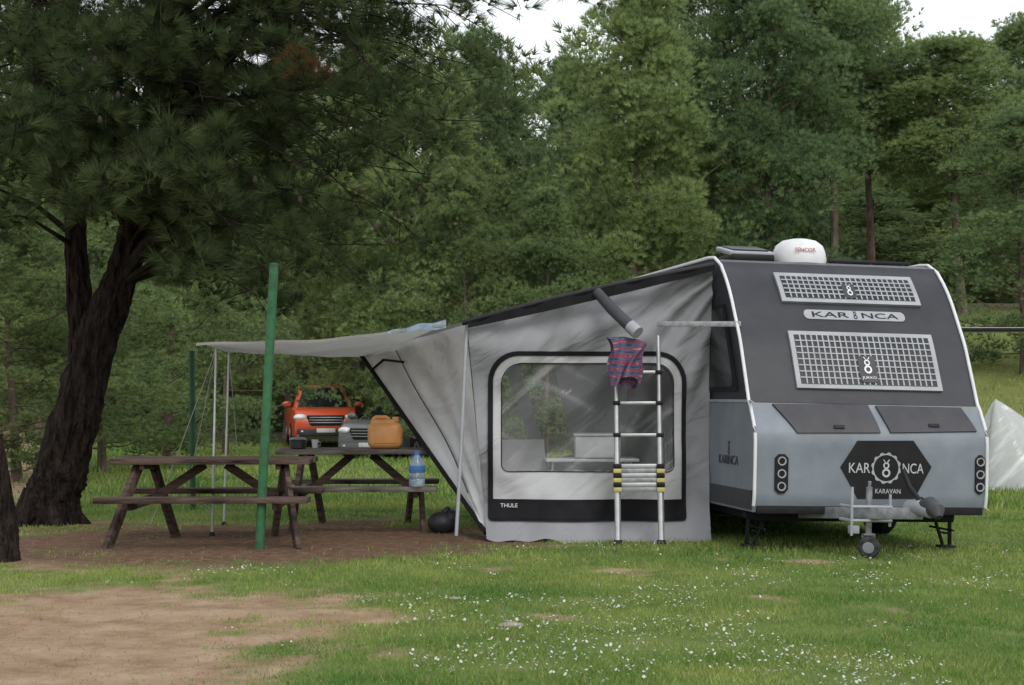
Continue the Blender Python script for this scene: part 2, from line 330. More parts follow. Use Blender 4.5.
def blades(n,y0,y1,h0,h1,wd,pw):
    y=y0+(y1-y0)*rng.random(n)**pw; x=(rng.random(n)-.5)*.72*y
    keep=rng.random(n)>np.clip(dirt(x,y)*1.12-.05,0,.97)
    keep&=rng.random(n)<-.30+2.1*fbm(x*1.7,y*1.7,31)
    x=x[keep];y=y[keep];k=len(x); z=gz(x,y)-.005
    h=h0+(h1-h0)*rng.random(k)*(.1+1.7*fbm(x*2.2,y*2.2,41))*(1-.5*np.clip(dirt(x,y),0,1)); a=rng.random(k)*2*PI
    px=np.cos(a)*wd;py=np.sin(a)*wd; b_=rng.random(k)*2*PI; ln=h*(.2+.7*rng.random(k))
    v=np.zeros((k,3,3)); v[:,0]=np.stack([x-px,y-py,z],1); v[:,1]=np.stack([x+px,y+py,z],1); v[:,2]=np.stack([x+np.cos(b_)*ln,y+np.sin(b_)*ln,z+h],1)
    t=np.clip(fbm(x*.8,y*.8,51)*2.0-.5,0,1)[:,None]; q=rng.random((k,1))
    c=np.array([.085,.185,.038])*(1-t)+np.array([.27,.33,.095])*t; c=c*(.6+.8*q); c=np.where(rng.random((k,1))<.08,np.array([.36,.31,.17]),c)
    dm=dry(x,y)[:,None]; c=c*(1-dm)+np.array([.30,.27,.11])*(.6+.8*q)*dm; c=c*(1-.6*woodfloor(x,y)[:,None])
    return v.reshape(-1,3),np.repeat(c,3,0)
va,ca=blades(240000,7.2,13.5,.012,.046,.0030,1.0); vb,cb=blades(135000,13,22,.02,.058,.005,1.0); vc,cc=blades(75000,20,48,.05,.14,.013,1.0)
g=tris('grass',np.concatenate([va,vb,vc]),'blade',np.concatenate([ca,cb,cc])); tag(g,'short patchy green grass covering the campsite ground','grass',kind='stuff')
def daisies(n):
    y=7.5+7.5*rng.random(n)**1.1; x=(rng.random(n)-.42)*.62*y
    cen=np.exp(-(((x-.75)/1.5)**2+((y-9.6)/1.8)**2))
    k=(.6*fbm(x*1.1,y*1.1,61)+.4*fbm(x*3.2,y*3.2,63)>.57-.17*cen)&(dirt(x,y)<.3); x=x[k];y=y[k];n=len(x); z=gz(x,y)+.022+.025*rng.random(n); r=.004+.0055*rng.random(n)
    T=[];tilt=rng.normal(size=(n,2))*.4
    for i in range(6):
        a,b=2*PI*i/6,2*PI*(i+1)/6
        P=lambda t:np.stack([x+r*np.cos(t),y+r*np.sin(t),z+r*(np.cos(t)*tilt[:,0]+np.sin(t)*tilt[:,1])],1)
        T.append(np.stack([np.stack([x,y,z+.003],1),P(a),P(b)],1))
    st=np.stack([np.stack([x-.0012,y,z-.06],1),np.stack([x+.0012,y,z-.06],1),np.stack([x,y,z],1)],1)
    v=np.concatenate([np.concatenate(T,0),st],0); c=np.concatenate([np.full((6*n*3,3),.62),np.tile([.08,.13,.03],(n*3,1))],0)
    return v.reshape(-1,3),c
v,c=daisies(6000); tag(tris('daisies',v,'blade',c),'tiny white daisies scattered through the lawn in the foreground','flowers',kind='stuff')
n=34000; y=7.3+11*rng.random(n); x=(rng.random(n)-.72)*.75*y; k=(dirt(x,y)>.35)&(rng.random(n)<.25+.9*fbm(x*1.6,y*1.6,77)); x=x[k];y=y[k];n=len(x); z=gz(x,y)+.012
a=rng.random(n)*2*PI; l=.012+.03*rng.random(n); v=np.stack([np.stack([x-np.sin(a)*.0025,y+np.cos(a)*.0025,z],1),np.stack([x+np.sin(a)*.0025,y-np.cos(a)*.0025,z],1),np.stack([x+np.cos(a)*l,y+np.sin(a)*l,z+.006],1)],1)
c=np.array([.18,.11,.062])*(.4+1.3*rng.random((n,1))); c=np.where(rng.random((n,1))<.2,np.array([.40,.32,.23]),c)
tag(tris('needle_litter',v.reshape(-1,3),'blade',np.repeat(c,3,0)),'brown dry pine needles littering the bare soil','litter',kind='stuff')
# ---------------------------------------------------------------- pines
def needles(pos,dr,L,W):
    n=len(pos); s=np.cross(dr,unit(n)); s/=np.linalg.norm(s,axis=1,keepdims=True)+1e-9
    v=np.empty((n,3,3)); v[:,0]=pos-s*W[:,None]; v[:,1]=pos+s*W[:,None]; v[:,2]=pos+dr*L[:,None]; return v.reshape(-1,3)
DK=np.array([.105,.160,.078]); LT=np.array([.300,.385,.165])
def foliage(cc,cr,ntf,nn,nl,nw,flat=.8,bright=1.,spread=.85,shell=.55,droop=0.):
    c=np.repeat(cc,ntf,0); r=np.repeat(cr,ntf); n=len(c); d=unit(n); d[:,2]=np.where(d[:,2]<-.3,-d[:,2],d[:,2])
    p=c+d*(r*(shell+(1.05-shell)*rng.random(n)))[:,None]*np.array([1,1,flat])
    td=d+np.array([0,0,.55-droop]); td/=np.linalg.norm(td,axis=1,keepdims=True)
    t=np.repeat(rng.random(len(cc)),ntf)*.55+.45*rng.random(n)
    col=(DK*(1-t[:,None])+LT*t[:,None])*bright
    P=np.repeat(p,nn,0);T=np.repeat(td,nn,0);k=len(P); D=T+spread*unit(k); D/=np.linalg.norm(D,axis=1,keepdims=True)+1e-9
    v=needles(P,D,nl*(.6+.6*rng.random(k)),nw*(.7+.6*rng.random(k))); kc=np.repeat(col,nn,0)*(.8+.4*rng.random((k,1)))
    return v,np.repeat(kc,3,0)
def pine(name,label,H,b0,Rm,nb,ncl,crr,top=.7,bright=1.,ntf=50,nn=20,bark='bark2'):
    root=thing(name,label,'tree',(0,0,0)); mb=MB(); ph=rng.random(2)*6
    tp=lambda t: V((.14*math.sin(ph[0]+t*4)*H/12,.14*math.sin(ph[1]+t*3.3)*H/12,t*H))
    mb.tube([tp(i/9*.97)+V((0,0,-.3 if i==0 else 0)) for i in range(10)],[H*.0115*(1-i/9*.85)*(1.3 if i==0 else 1) for i in range(10)],9,.06)
    cc=[];cr=[]
    for i in range(nb):
        q=((i+rng.random())/nb)**.92; t=b0+(1-b0)*q; pr=((1-q)**top*.92+.1)*min(1,.55+q*2.2); az=i*2.4+rng.normal()*.5; Ln=Rm*pr*(.45+.8*rng.random())
        st=tp(t*.97); el=.28+.75*q+rng.normal()*.22; dv=V((math.cos(az),math.sin(az),el)).normalized(); en=st+dv*Ln; mid=st+dv*Ln*.5+V((0,0,-.08*Ln))
        mb.tube([st,mid,en],[H*.0038*(1-q*.6),H*.0026*(1-q*.6),.012],5)
        for j in range(max(2,int(ncl*(.5+pr*.8)))):
            f=.35+.7*rng.random()**.7; p=st.lerp(en,f)+V(rng.normal(size=3)*np.array([.18,.18,.13])*Ln*.8); cc.append(p); cr.append(crr*(.5+.7*rng.random())*(.6+.5*pr))
    for j in range(6): cc.append(tp(.93+.08*rng.random())+V(rng.normal(size=3)*.15)); cr.append(crr*.5)
    mb.build('trunk',bark,root); v,c=foliage(np.array(cc),np.array(cr),ntf,nn,.030*H**.75*.92,.0017*H**.6,flat=.74,bright=bright,shell=.66,spread=.6)
    tris('crown',v,'leaf',c,root); return root
P={'A':(pine('pine_tree','',13,.10,3.3,52,7,.90),13),'A2':(pine('pine_tree','',13,.12,3.2,48,7,.93,.5),13),'B':(pine('pine_tree','',13,.42,2.8,38,7,.84,.48),13),
   'C':(pine('young_pine_tree','',7,.03,2.3,46,5,.56,.75,.98),7),'C2':(pine('young_pine_tree','',7,.02,2.5,44,6,.58,.65,.82),7)}
used=set()
def tree(k,px,Y,top,sc,label,rot=0):
    pr,H=P[k]; x=(px-512)/F*Y; z=gzf(x,Y); h=EH+(HZ-top)/F*Y-z; loc=(x,Y,z)
    if k in used: o=dup(pr,loc,label)
    else: used.add(k); o=pr; o.location=loc; o['label']=label
    o.scale=(sc,sc,h/H); o.rotation_euler=(0,0,rot)
    o['group']='pines on the slope behind the camp' if k[0]!='C' else 'young pines around the clearing'
T=[('A',636,41,-40,1.05,'large bushy pine behind the awning, just right of the gap of sky',.3),
('B',712,46,-95,1.05,'tall pine with bare trunk showing, standing behind where awning meets caravan',1),
('A2',768,43,-40,.9,'dense tall pine directly behind the white roof dome',2.2),
('B',829,46,-45,1.0,'slender pine with a long bare trunk just right of the roof dome',3.3),
('B',867,48,-5,.95,'bare trunked pine behind the right half of the caravan roof, cut by the top edge',4.1),
('B',958,46,44,1.0,'pine with a leaning bare trunk above the caravan right edge',5),
('A2',1016,57,26,1.05,'far pine below the sky patch in the top right corner',.9),
('C',1022,38,112,1.25,'pale drooping pine cut off by the right picture edge',.4),
('A2',570,55,62,.75,'distant pine with its top inside the gap of sky',4),
('A',484,47,40,.8,'pine left of the sky gap, half hidden by the dark near branches',2),
('A2',425,42,80,.9,'pine standing above the left end of the awning',3),
('A',365,46,40,.9,'pine above the beige tarp, behind dark near branches',5.2),
('A2',290,52,50,.9,'pine behind the near tree, above the red car',1.3),
('A',180,50,20,.9,'tall pine mostly hidden behind the near fork trunk',.8),
('A2',40,46,20,.9,'tall pine hidden behind dark branches at the top left',2.8),
('C2',12,26,195,1.0,'dark young pine at the left picture edge behind the fork trunk',0),
('C',100,29,180,1.0,'young pine right behind the fork trunk',1.1),
('C2',168,32,190,.95,'dark bushy pine left of the thin dull green pole',2.5),
('C',228,38,195,.95,'bushy pine between the thin green pole and the red car',3.6),
('C2',465,39,170,1.0,'bushy pine rising over the left corner of the awning',.7),
('C',545,39,190,1.0,'bright bushy pine over the middle of the awning roof',4.4),
('C2',335,58,235,1.4,'dark bushy pine right behind the red car',5.1),
('C',408,54,260,1.3,'bushy pine right behind the grey car',2.0),
('C2',640,46,190,1.2,'low bushy pine behind the top of the ladder',1.8),
('C2',795,54,200,1.5,'low dark pine behind the dome and rail on the roof',3),
('C',880,56,190,1.6,'low bushy pine behind the right roof rail',.2),
('C2',935,57,185,1.6,'low bushy pine above the right front corner of the caravan roof',1.2),
('C2',996,54,215,1.5,'low dark pine on the bank right of the caravan',4.9)]
for t in T: tree(*t)
n=4000; yy=60+16*rng.random(n); xx=(rng.random(n)-.5)*.95*yy
ppx=xx/yy*F+512; topz=14.8+2.5*(vn(xx*.22,xx*0,71)-.5)*2; topz=np.where(xx>15,topz-2.2,topz)-1.6*np.exp(-((ppx-540)/40)**2); zz=gz(xx,yy)+rng.random(n)**1.1*(topz-gz(xx,yy)-1)
v,c=foliage(np.stack([xx,yy,zz],1),.7+.7*rng.random(n),16,12,.5,.03,bright=.68)
tag(tris('distant_forest',v,'leaf',c),'solid mass of pine wood on the hillside behind everything','forest',kind='stuff')
# ---------------------------------------------------------------- big forked pine at left
b0=at(48,522,17.4); b0.z=gzf(b0.x,b0.y)
root=thing('forked_pine_tree','big dark forked pine with leaning trunk and overhanging branches, nearest on the left','tree',b0)
Yt=17.4; s1=[(46,530),(52,500),(63,465),(80,400),(97,340),(120,280),(138,220),(150,150),(158,80),(165,0),(172,-150),(176,-330)]; r1=[.34,.29,.26,.24,.215,.175,.16,.14,.12,.10,.07,.04]
s2=[(74,440),(82,395),(83,340),(78,280),(75,230),(73,170),(70,90),(66,0),(60,-140)]; r2=[.08,.13,.135,.125,.115,.10,.085,.07,.03]
def dense(pts,rs,k=4):
    o=[];q=[]
    for i in range(len(pts)-1):
        for j in range(k): f=j/k; o.append(V(pts[i]).lerp(V(pts[i+1]),f)); q.append(rs[i]*(1-f)+rs[i+1]*f)
    return o+[V(pts[-1])],q+[rs[-1]]
def smooth(p,n=3):
    for _ in range(n): p=[p[0]]+[(p[i-1]+p[i]*2+p[i+1])/4 for i in range(1,len(p)-1)]+[p[-1]]
    return p
st1,q1=dense([at(a,b,Yt) for a,b in s1],r1,14); st2,q2=dense([at(a,b,Yt+.2*i/3) for i,(a,b) in enumerate(s2)],r2,14); st1=smooth(st1,12); st2=smooth(st2,12)
mb=MB(); mb.tube(st1,q1,40,.15); mb.tube(st2,q2,28,.15)
for a in range(6):
    an=a*1.05; mb.tube([b0+V((math.cos(an)*.16,math.sin(an)*.16,.34)),b0+V((math.cos(an)*.32,math.sin(an)*.32,.06)),b0+V((math.cos(an)*.48,math.sin(an)*.48,-.06))],[.12,.08,.04],8)
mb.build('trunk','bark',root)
poly=[(-160,-80),(500,-80),(470,40),(450,100),(438,150),(425,200),(400,245),(345,290),(285,320),(225,310),(190,280),(165,235),(105,215),(60,215),(0,235),(-160,240)]
def inside(x,y):
    c=False;j=len(poly)-1
    for i in range(len(poly)):
        if (poly[i][1]>y)!=(poly[j][1]>y) and x<(poly[j][0]-poly[i][0])*(y-poly[i][1])/(poly[j][1]-poly[i][1])+poly[i][0]: c=not c
        j=i
    return c
mb=MB(); cc=[];cr=[]; stems=[p for p in st1[::3]+st2[::3] if p.z>2.6]
def branch(en,fol=1,nc=7):
    cand=[p for p in stems if p.z<en.z+.9] or stems[:8]
    st=min(cand,key=lambda p:(p-en).length+abs(p.z-en.z+.1)*.6); L=(en-st).length
    pts=[st.lerp(en,f)+V((0,0,.24*L*math.sin(f*PI)*.8))+V(rng.normal(size=3)*.035*L*(0<f<1)) for f in (0,.2,.4,.6,.8,1)]
    mb.tube(pts,[.030+.006*L,.022+.0035*L,.016,.011,.007,.003],6)
    for j in range(int(nc*fol)):
        f=.3+.7*rng.random()**.7; i=min(4,int(f*5)); p=pts[i].lerp(pts[i+1],f*5-i); q=p+V(rng.normal(size=3)*np.array([.34,.34,.16])+np.array([0,0,-.16]))
        ix=q.x/q.y*F+512; iy=HZ-(q.z-EH)/q.y*F
        if 55<ix<165 and iy>225 and q.y<17.6: continue
        mb.tube([p,q],[.007,.003],4); cc.append(q); cr.append(.13+.16*rng.random())
k=0
while k<145:
    x=rng.uniform(-150,490); y=rng.uniform(-70,315)
    if not inside(x,y) : continue
    branch(at(x,y,rng.uniform(14.6,20.5)),1 if y<180 else .8); k+=1
for x,y in [(432,175),(405,225),(350,270),(300,298),(255,295),(445,130),(455,85),(410,140),(380,200),(330,240),(280,250),(230,270),(210,225),(470,20),(440,60),(200,175),(30,195),(15,160),(90,60),(120,100),(150,60),(70,120),(140,140),(100,150),(165,110),(60,40),(110,190),(80,195),(150,195),(50,205),(180,230)]: branch(at(x,y,rng.uniform(14.8,16.8)),1.0,8)
for x,y in [(520,20),(490,62),(535,-10),(470,95),(545,-5),(510,45),(505,5)]: branch(at(x,y,rng.uniform(15,18)),.5,6)
for i in range(46):
    a=rng.random()*2*PI; rr=5*rng.random()**.5; branch(V((st1[-18].x+math.cos(a)*rr-.6,Yt+math.sin(a)*rr,rng.uniform(6.0,10.5))),1,6)
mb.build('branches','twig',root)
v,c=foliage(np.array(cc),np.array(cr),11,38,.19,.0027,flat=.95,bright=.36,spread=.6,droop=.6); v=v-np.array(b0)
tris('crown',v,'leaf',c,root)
dc=np.array([at(x,y,14.8) for x,y in [(290,57),(302,62),(312,70),(324,80),(298,74)]]); LT0,DK0=LT,DK
LT=np.array([.10,.055,.03]);DK=np.array([.055,.032,.018]); v,c=foliage(dc,np.full(len(dc),.09),5,20,.13,.003,droop=.4); LT,DK=LT0,DK0
tris('dead_needles',v-np.array(b0),'leaf',c,root)
for x,y in [(376,228),(398,214),(412,214),(432,158),(105,80),(118,95),(100,120),(385,150),(360,190),(95,60),(345,120),(420,190),(440,110),(300,200),(255,180),(390,240)]:
    p=at(x,y,14.8+rng.random()*.6); MB().lathe([(.003,-.04),(.017,-.028),(.024,-.007),(.017,.023),(.004,.04)],p,10).build('pine_cone','cone',root)
p=at(0,562,13.5); p.z=gzf(p.x,p.y); org(p)
mb=MB(); pt,q=dense([p+V((0,0,-.1)),p+V((-.01,0,.25)),p+V((-.03,.02,.6)),p+V((-.08,.02,1.06))],[.19,.145,.12,.09],9); mb.tube(pt,q,24,.14)
tag(mb.build('tree_stump','bark'),'short dark broken trunk standing at the left picture edge','stump')
# ---------------------------------------------------------------- caravan
W=2.2; A=V((2.13,14.2,0)); rot=(0,R(1.2),R(10)); cv=thing('caravan','grey caravan with charcoal sloping front, white edge trim and raised drawbar','caravan',A,rot)
CM=Matrix.Translation(A)@Matrix.Rotation(R(10),4,'Z')@Matrix.Rotation(R(1.2),4,'Y'); CI=CM.inverted()
pz=[.36,.45,1.04,1.12,1.31,1.60,1.92,2.36,2.55,2.68]; pd=[.05,0,0,.03,.166,.31,.474,.794,.98,1.16]
zs=np.linspace(.36,2.68,120); ds=np.interp(zs,pz,pd); ds=np.convolve(np.pad(ds,4,mode='edge'),np.ones(9)/9,'valid')
dz=lambda z: float(np.interp(z,zs,ds))
def fpt(u,z,off=0):
    g=(dz(z+.01)-dz(z-.01))/.02; k=math.hypot(1,g); return V((u,dz(z)-off/k,z+off*g/k))
def fp(px,py):
    o=CI@V((0,0,EH)); d=(CI.to_3x3()@(at(px,py,1)-V((0,0,EH)))); lo,hi=10.,20.
    for _ in range(40):
        t=(lo+hi)/2; q=o+d*t
        if q.y<dz(q.z): lo=t
        else: hi=t
    return q.x,q.z
ZB=1.335
fz=[z for z in zs if z<ZB]+[ZB]; lowp=[V((0,dz(z)-.028,z)) for z in fz]+[V((0,4.9,ZB)),V((0,4.9,.36))]
MB().prism(lowp,(W,0,0)).build('lower_body','greypaint',cv)
upp=[V((.012,dz(z),z)) for z in [ZB+.004]+[z for z in zs if z>ZB+.02]]+[V((.012,1.3,2.715)),V((.012,1.5,2.73)),V((.012,4.6,2.73)),V((.012,4.8,2.62)),V((.012,4.88,2.4)),V((.012,4.88,ZB+.004))]
MB().prism(upp,(W-.024,0,0)).build('upper_body','darkpaint',cv,sharp=25)
for u in (0,W):
    path=[V((u,dz(z)-(.034 if z<ZB else .012),z)) for z in list(zs[3:])[::3]]+[V((u,1.3,2.73)),V((u,1.5,2.745)),V((u,3,2.745)),V((u,4.6,2.745))]
    MB().tube(path,.016,8).build('edge_trim','white',cv)
mb=MB(); mb.box((W/2,2.5,.31),(1.9,4.4,.10)); mb.box((W/2,2.6,.22),(1.5,.12,.12)); mb.box((W/2,3.6,.21),(1.7,1.5,.16)); mb.build('chassis','chassis',cv)  # last box is added below the frame to keep light out underneath
mb=MB(); mb.box((W/2,4.4,.19),(2.1,.04,.33)); mb.build('rear_light_block','chassis',cv)  # added panel that blocks the light under the caravan's rear
MB().box((W/2,-.005,.385),(W-.06,.05,.07)).build('front_skirt','chassis',cv)
def fpoly(mb,uz,off,base=-.01):
    o=[]
    for i in range(len(uz)):
        a,b=uz[i],uz[(i+1)%len(uz)]
        for f in (0,.25,.5,.75): o.append((a[0]+(b[0]-a[0])*f,a[1]+(b[1]-a[1])*f))
    n=len(o); cen=(sum(a for a,_ in o)/n,sum(b for _,b in o)/n)
    vs=[fpt(a,b,off) for a,b in o]+[fpt(a,b,base) for a,b in o]+[fpt(*cen,off)]
    mb.add(vs,[[i,(i+1)%n,2*n] for i in range(n)]+[[i,n+i,n+(i+1)%n,(i+1)%n] for i in range(n)]); return mb
def rrect(u0,u1,z0,z1,r,n=5):
    o=[]
    for cx,cz,a0 in ((u1-r,z1-r,0),(u0+r,z1-r,90),(u0+r,z0+r,180),(u1-r,z0+r,270)):
        for k in range(n+1): a=R(a0+90*k/n); o.append((cx+r*math.cos(a),cz+r*math.sin(a)))
    return o
def fpatch(mb,u0,u1,z0,z1,off,nzs=6,base=-.005):
    vs=[];fs=[]
    for j in range(nzs+1):
        z=z0+(z1-z0)*j/nzs; vs+=[fpt(u0,z,base),fpt(u0,z,off),fpt(u1,z,off),fpt(u1,z,base)]
    for j in range(nzs):
        for k in range(3): fs.append([j*4+k,j*4+k+1,j*4+4+k+1,j*4+4+k])
    fs+=[[0,1,2,3],[nzs*4+3,nzs*4+2,nzs*4+1,nzs*4]]; mb.add(vs,fs); return mb
def eight(mb,u,z,s,off,pt=None):
    pt=pt or fpt
    for dzv,r in ((-.30,.36),(.30,.27)):
        la=[pt(u+s*r*math.cos(t*PI/9),z+s*(dzv+r*math.sin(t*PI/9)),off) for t in range(18)]; lb=[pt(u+s*r*.55*math.cos(t*PI/9),z+s*(dzv+r*.55*math.sin(t*PI/9)),off) for t in range(18)]; mb.ring(la,lb)
    for sx in (-1,1): mb.tube([pt(u+sx*s*.10,z+s*.56,off),pt(u+sx*s*.26,z+s*.78,off)],s*.05,4)
    return mb
def avg(cs):
    q=[fp(*c) for c in cs]; return (q[0][0]+q[3][0])/2,(q[1][0]+q[2][0])/2,(q[2][1]+q[3][1])/2,(q[0][1]+q[1][1])/2
def gridwin(cs,nu,nzv,name):
    u0,u1,z0,z1=avg(cs)
    mb=MB(); fpatch(mb,u0,u1,z0,z1,.028); fr=mb.build(name,'lightgrey',cv)
    i=.045; fpatch(MB(),u0+i,u1-i,z0+i*.8,z1-i*.8,.031,6,.02).build('pane','tintglass',fr)
    mb=MB(); a,b,c,d=u0+i,u1-i,z0+i*.8,z1-i*.8
    for k in range(1,nu): u=a+(b-a)*k/nu; fpatch(mb,u-.0065,u+.0065,c,d,.036,6,.03)
    for k in range(1,nzv): z=c+(d-c)*k/nzv; fpatch(mb,a,b,z-.005,z+.005,.0375,1,.03)
    mb.build('grille','lightgrey',fr); return fr,u0,u1,z0,z1
fr,u0,u1,z0,z1=gridwin([(789,334),(932,335),(939,391),(795,390)],24,8,'front_window')
um=(u0+u1)/2; zm=(z0+z1)/2
def up(z): return (fpt(0,z+.02)-fpt(0,z-.02)).normalized()
fpoly(MB(),rrect(um-.085,um+.085,z0+.055,z0+.30,.03),.041,.03).build('emblem_plate','lid',fr)
eight(MB(),um,z0+.205,.105,.046).build('emblem','white',fr,recalc=False)
text('JUKKO',.14,.034,fpt(um,z0+.095,.042),(1,0,0),up(z0+.09),'white',fr)
f2,a0,a1,c0,c1=gridwin([(772,276),(907,278),(921,306),(783,304)],24,5,'skylight')
fpoly(MB(),rrect((a0+a1)/2-.06,(a0+a1)/2+.06,c0+.04,c1-.10,.025),.041,.03).build('emblem_plate','lid',f2)
eight(MB(),(a0+a1)/2,(c0+c1)/2-.03,.075,.046).build('emblem','white',f2,recalc=False)
q0=fp(804,316);q1=fp(904,316); z=(q0[1]+q1[1])/2
pl=fpoly(MB(),rrect(q0[0],q1[0],z-.045,z+.045,.042),.008).build('name_plate','lightgrey',cv); nw=q1[0]-q0[0]
text('KAR',nw*.36,.062,fpt(q0[0]+nw*.26,z,.009),(1,0,0),up(z),'black',pl); text('NCA',nw*.36,.062,fpt(q0[0]+nw*.75,z,.009),(1,0,0),up(z),'black',pl)
eight(MB(),q0[0]+nw*.505,z,.055,.0105).build('emblem','black',pl,recalc=False)
for cs,hx in (([(771,406),(866,407),(879,434),(796,434)],0),([(874,408),(959,410),(975,433),(889,434)],1)):
    ld=fpoly(MB(),[fp(*c) for c in cs],.045).build('storage_lid','lid',cv)
    q=fp((cs[2][0]+cs[3][0])/2,cs[2][1]-5); fpatch(MB(),q[0]-.05,q[0]+.05,q[1]-.012,q[1]+.012,.054,2,.04).build('lock','black',ld)
hexa=[(839,467),(856,441),(912,441),(930,467),(913,498),(856,498)]; bd=fpoly(MB(),[fp(*c) for c in hexa],.034).build('badge','black',cv)
qc=fp(884.5,468)
gear=lambda t,r: r*(1+.10*(1 if (t//2)%2 else 0))
MB().ring([fpt(qc[0]+gear(t,.130)*math.cos(t*PI/24),qc[1]+gear(t,.130)*math.sin(t*PI/24),.037) for t in range(48)],[fpt(qc[0]+.118*math.cos(t*PI/24),qc[1]+.118*math.sin(t*PI/24),.037) for t in range(48)]).build('badge_ring','lightgrey',bd,recalc=False)
eight(MB(),qc[0],qc[1]-.01,.11,.040).build('emblem','silver',bd,recalc=False)
text('KAR',.20,.09,fpt(qc[0]-.252,qc[1],.035),(1,0,0),(0,0,1),'silver',bd); text('NCA',.20,.09,fpt(qc[0]+.258,qc[1],.035),(1,0,0),(0,0,1),'silver',bd)
text('KARAVAN',.24,.042,fpt(qc[0]+.02,fp(884,491)[1],.035),(1,0,0),(0,0,1),'silver',bd)
for x0,x1,yy0,yy1 in ((773,787,454,493),(973,983,455,494)):
    a=fp(x0,yy1);b=fp(x1,yy0); c_=.035; lp=fpoly(MB(),[(a[0]+c_,a[1]),(b[0]-c_,a[1]),(b[0],a[1]+c_),(b[0],b[1]-c_),(b[0]-c_,b[1]),(a[0]+c_,b[1]),(a[0],b[1]-c_),(a[0],a[1]+c_)],.045).build('lamp_cluster','black',cv); cx=(a[0]+b[0])/2
    for k in range(3):
        z=a[1]+(b[1]-a[1])*(k+.55)/3.1; MB().lathe([(.040,0),(.040,.010),(.030,.010),(.028,0)],fpt(cx,z,.044),18,Matrix.Rotation(R(90),3,'X'),False).build('lamp_ring','lightgrey',lp)
def sidepoly(mb,dzs,x=-.012,th=.02): return mb.prism([V((x,d,z)) for d,z in dzs],(th,0,0))
sw=sidepoly(MB(),[(.50,1.44),(1.34,1.44),(1.34,2.26),(.95,2.26)],-.016,.03).build('side_window','black',cv)
sidepoly(MB(),[(.57,1.48),(1.30,1.48),(1.30,2.22),(.97,2.22)],-.020,.01).build('pane','glass',sw)
mb=MB(); mb.box((-.03,1.47,1.55),(.05,.07,2.15),None,.008)
for k in range(22): mb.box((-.058,1.47,.6+k*.09),(.006,.035,.05),None,.002)
mb.build('awning_channel','lightgrey',cv)
sidepoly(MB(),[(.04,1.335),(4.85,1.335),(4.85,1.36),(.18,1.36)],-.008,.02).build('side_moulding','lightgrey',cv)
sidepoly(MB(),[(.03,.38),(4.85,.38),(4.85,.55),(.03,.55)],-.010,.02).build('side_skirt','lid',cv)
text('KARINCA',.58,.085,V((-.004,.72,.80)),(0,-1,0),(0,0,1),'lid',cv,'side_lettering')
eight(MB(),.72,.905,.085,.004,lambda u,z,o:V((-o,u,z))).build('side_emblem','lid',cv,recalc=False)
pa=CI@at(657,324,15.0); pb=CI@at(741,324,14.75); mb=MB(); mb.bar(pa,pb,.02,.05,.003)
for k in range(9): mb.bar(pa.lerp(pb,(k+.3)/9)+V((0,-.012,0)),pa.lerp(pb,(k+.7)/9)+V((0,-.012,0)),.004,.018,0)
mb.build('side_bracket','steel',cv)
dm=MB().lathe([(.27,0),(.275,.05),(.262,.12),(.235,.185),(.17,.235),(.08,.255),(.001,.26)],(1.02,1.75,2.735),28).build('satellite_dome','white',cv)
text('SENCOR',.21,.042,V((1.02-.03,1.75-.266,2.735+.125)),(1,-.1,0),(0,.25,1),'red',dm)
rh=MB().box((.46,1.75,2.765),(.44,.5,.07),None,.015).build('roof_hatch','black',cv); MB().box((.46,1.78,2.845),(.46,.5,.05),Matrix.Rotation(R(10),3,'X'),.015).build('hatch_lid','lightgrey',rh); MB().box((.46,1.765,2.875),(.36,.40,.02),Matrix.Rotation(R(10),3,'X'),.008).build('hatch_glass','tintglass',rh)
mb=MB(); mb.box((1.75,1.7,2.775),(.86,.05,.035))
for u in (1.4,1.75,2.1): mb.box((u,1.7,2.745),(.04,.05,.05))
mb.build('roof_rail','black',cv)
for u,s in ((.15,-1),(1.95,1)):
    mb=MB(); mb.box((u,.35,.31),(.22,.08,.05)); mb.bar((u-.07,.35,.30),(u+s*.05-.035,.35,.05),.035,.022); mb.bar((u+.08,.35,.30),(u+s*.05+.035,.35,.05),.035,.022); mb.bar((u-.04,.35,.17),(u+s*.03+.07,.35,.15),.03,.02); mb.box((u+s*.05,.35,.035),(.15,.13,.022)); mb.tube([(u,.1,.2),(u,.6,.2)],.010,8)
    mb.build('stabiliser_leg','chassis',cv)
for u in (.12,W-.12):
    q=Matrix.Rotation(R(90),3,'Y'); wh=MB().lathe([(.2,-.09),(.31,-.09),(.335,-.06),(.335,.06),(.31,.09),(.2,.09)],(u,2.1,.335),32,q).build('wheel','rubber',cv); MB().lathe([(.01,-.07),(.19,-.095),(.205,-.095),(.205,.095),(.19,.095),(.01,.07)],(u,2.1,.335),24,q).build('rim','steel',wh)
mb=MB(); tip=V((1.12,-1.0,.43)); mb.bar((.55,.3,.34),tip,.06,.10); mb.bar((1.65,.3,.34),tip,.06,.10); mb.bar((.86,-.35,.39),(1.36,-.35,.39),.05,.06); mb.build('drawbar','steel',cv)
cp=MB().tube([tip+V((0,.2,.04)),tip+V((0,-.05,.05)),tip+V((0,-.22,.03))],[.06,.07,.055],12).build('coupling','lightgrey',cv); MB().tube([tip+V((0,-.02,.10)),tip+V((-.05,.10,.22)),tip+V((-.09,.16,.36))],[.022,.02,.018],8).build('coupling_lever','black',cp)
MB().tube([tip+V((.03,.3,.05)),tip+V((.06,.1,.12)),tip+V((.10,-.1,.06)),tip+V((.05,-.2,.0))],.016,8).build('cable','black',cp)
mb=MB(); mb.tube([tip+V((.0,-.02,.06)),tip+V((.02,-.16,.08)),tip+V((.03,-.27,.04)),tip+V((.03,-.31,-.01))],[.05,.075,.07,.03],12); mb.build('coupling_cover','lid',cp)
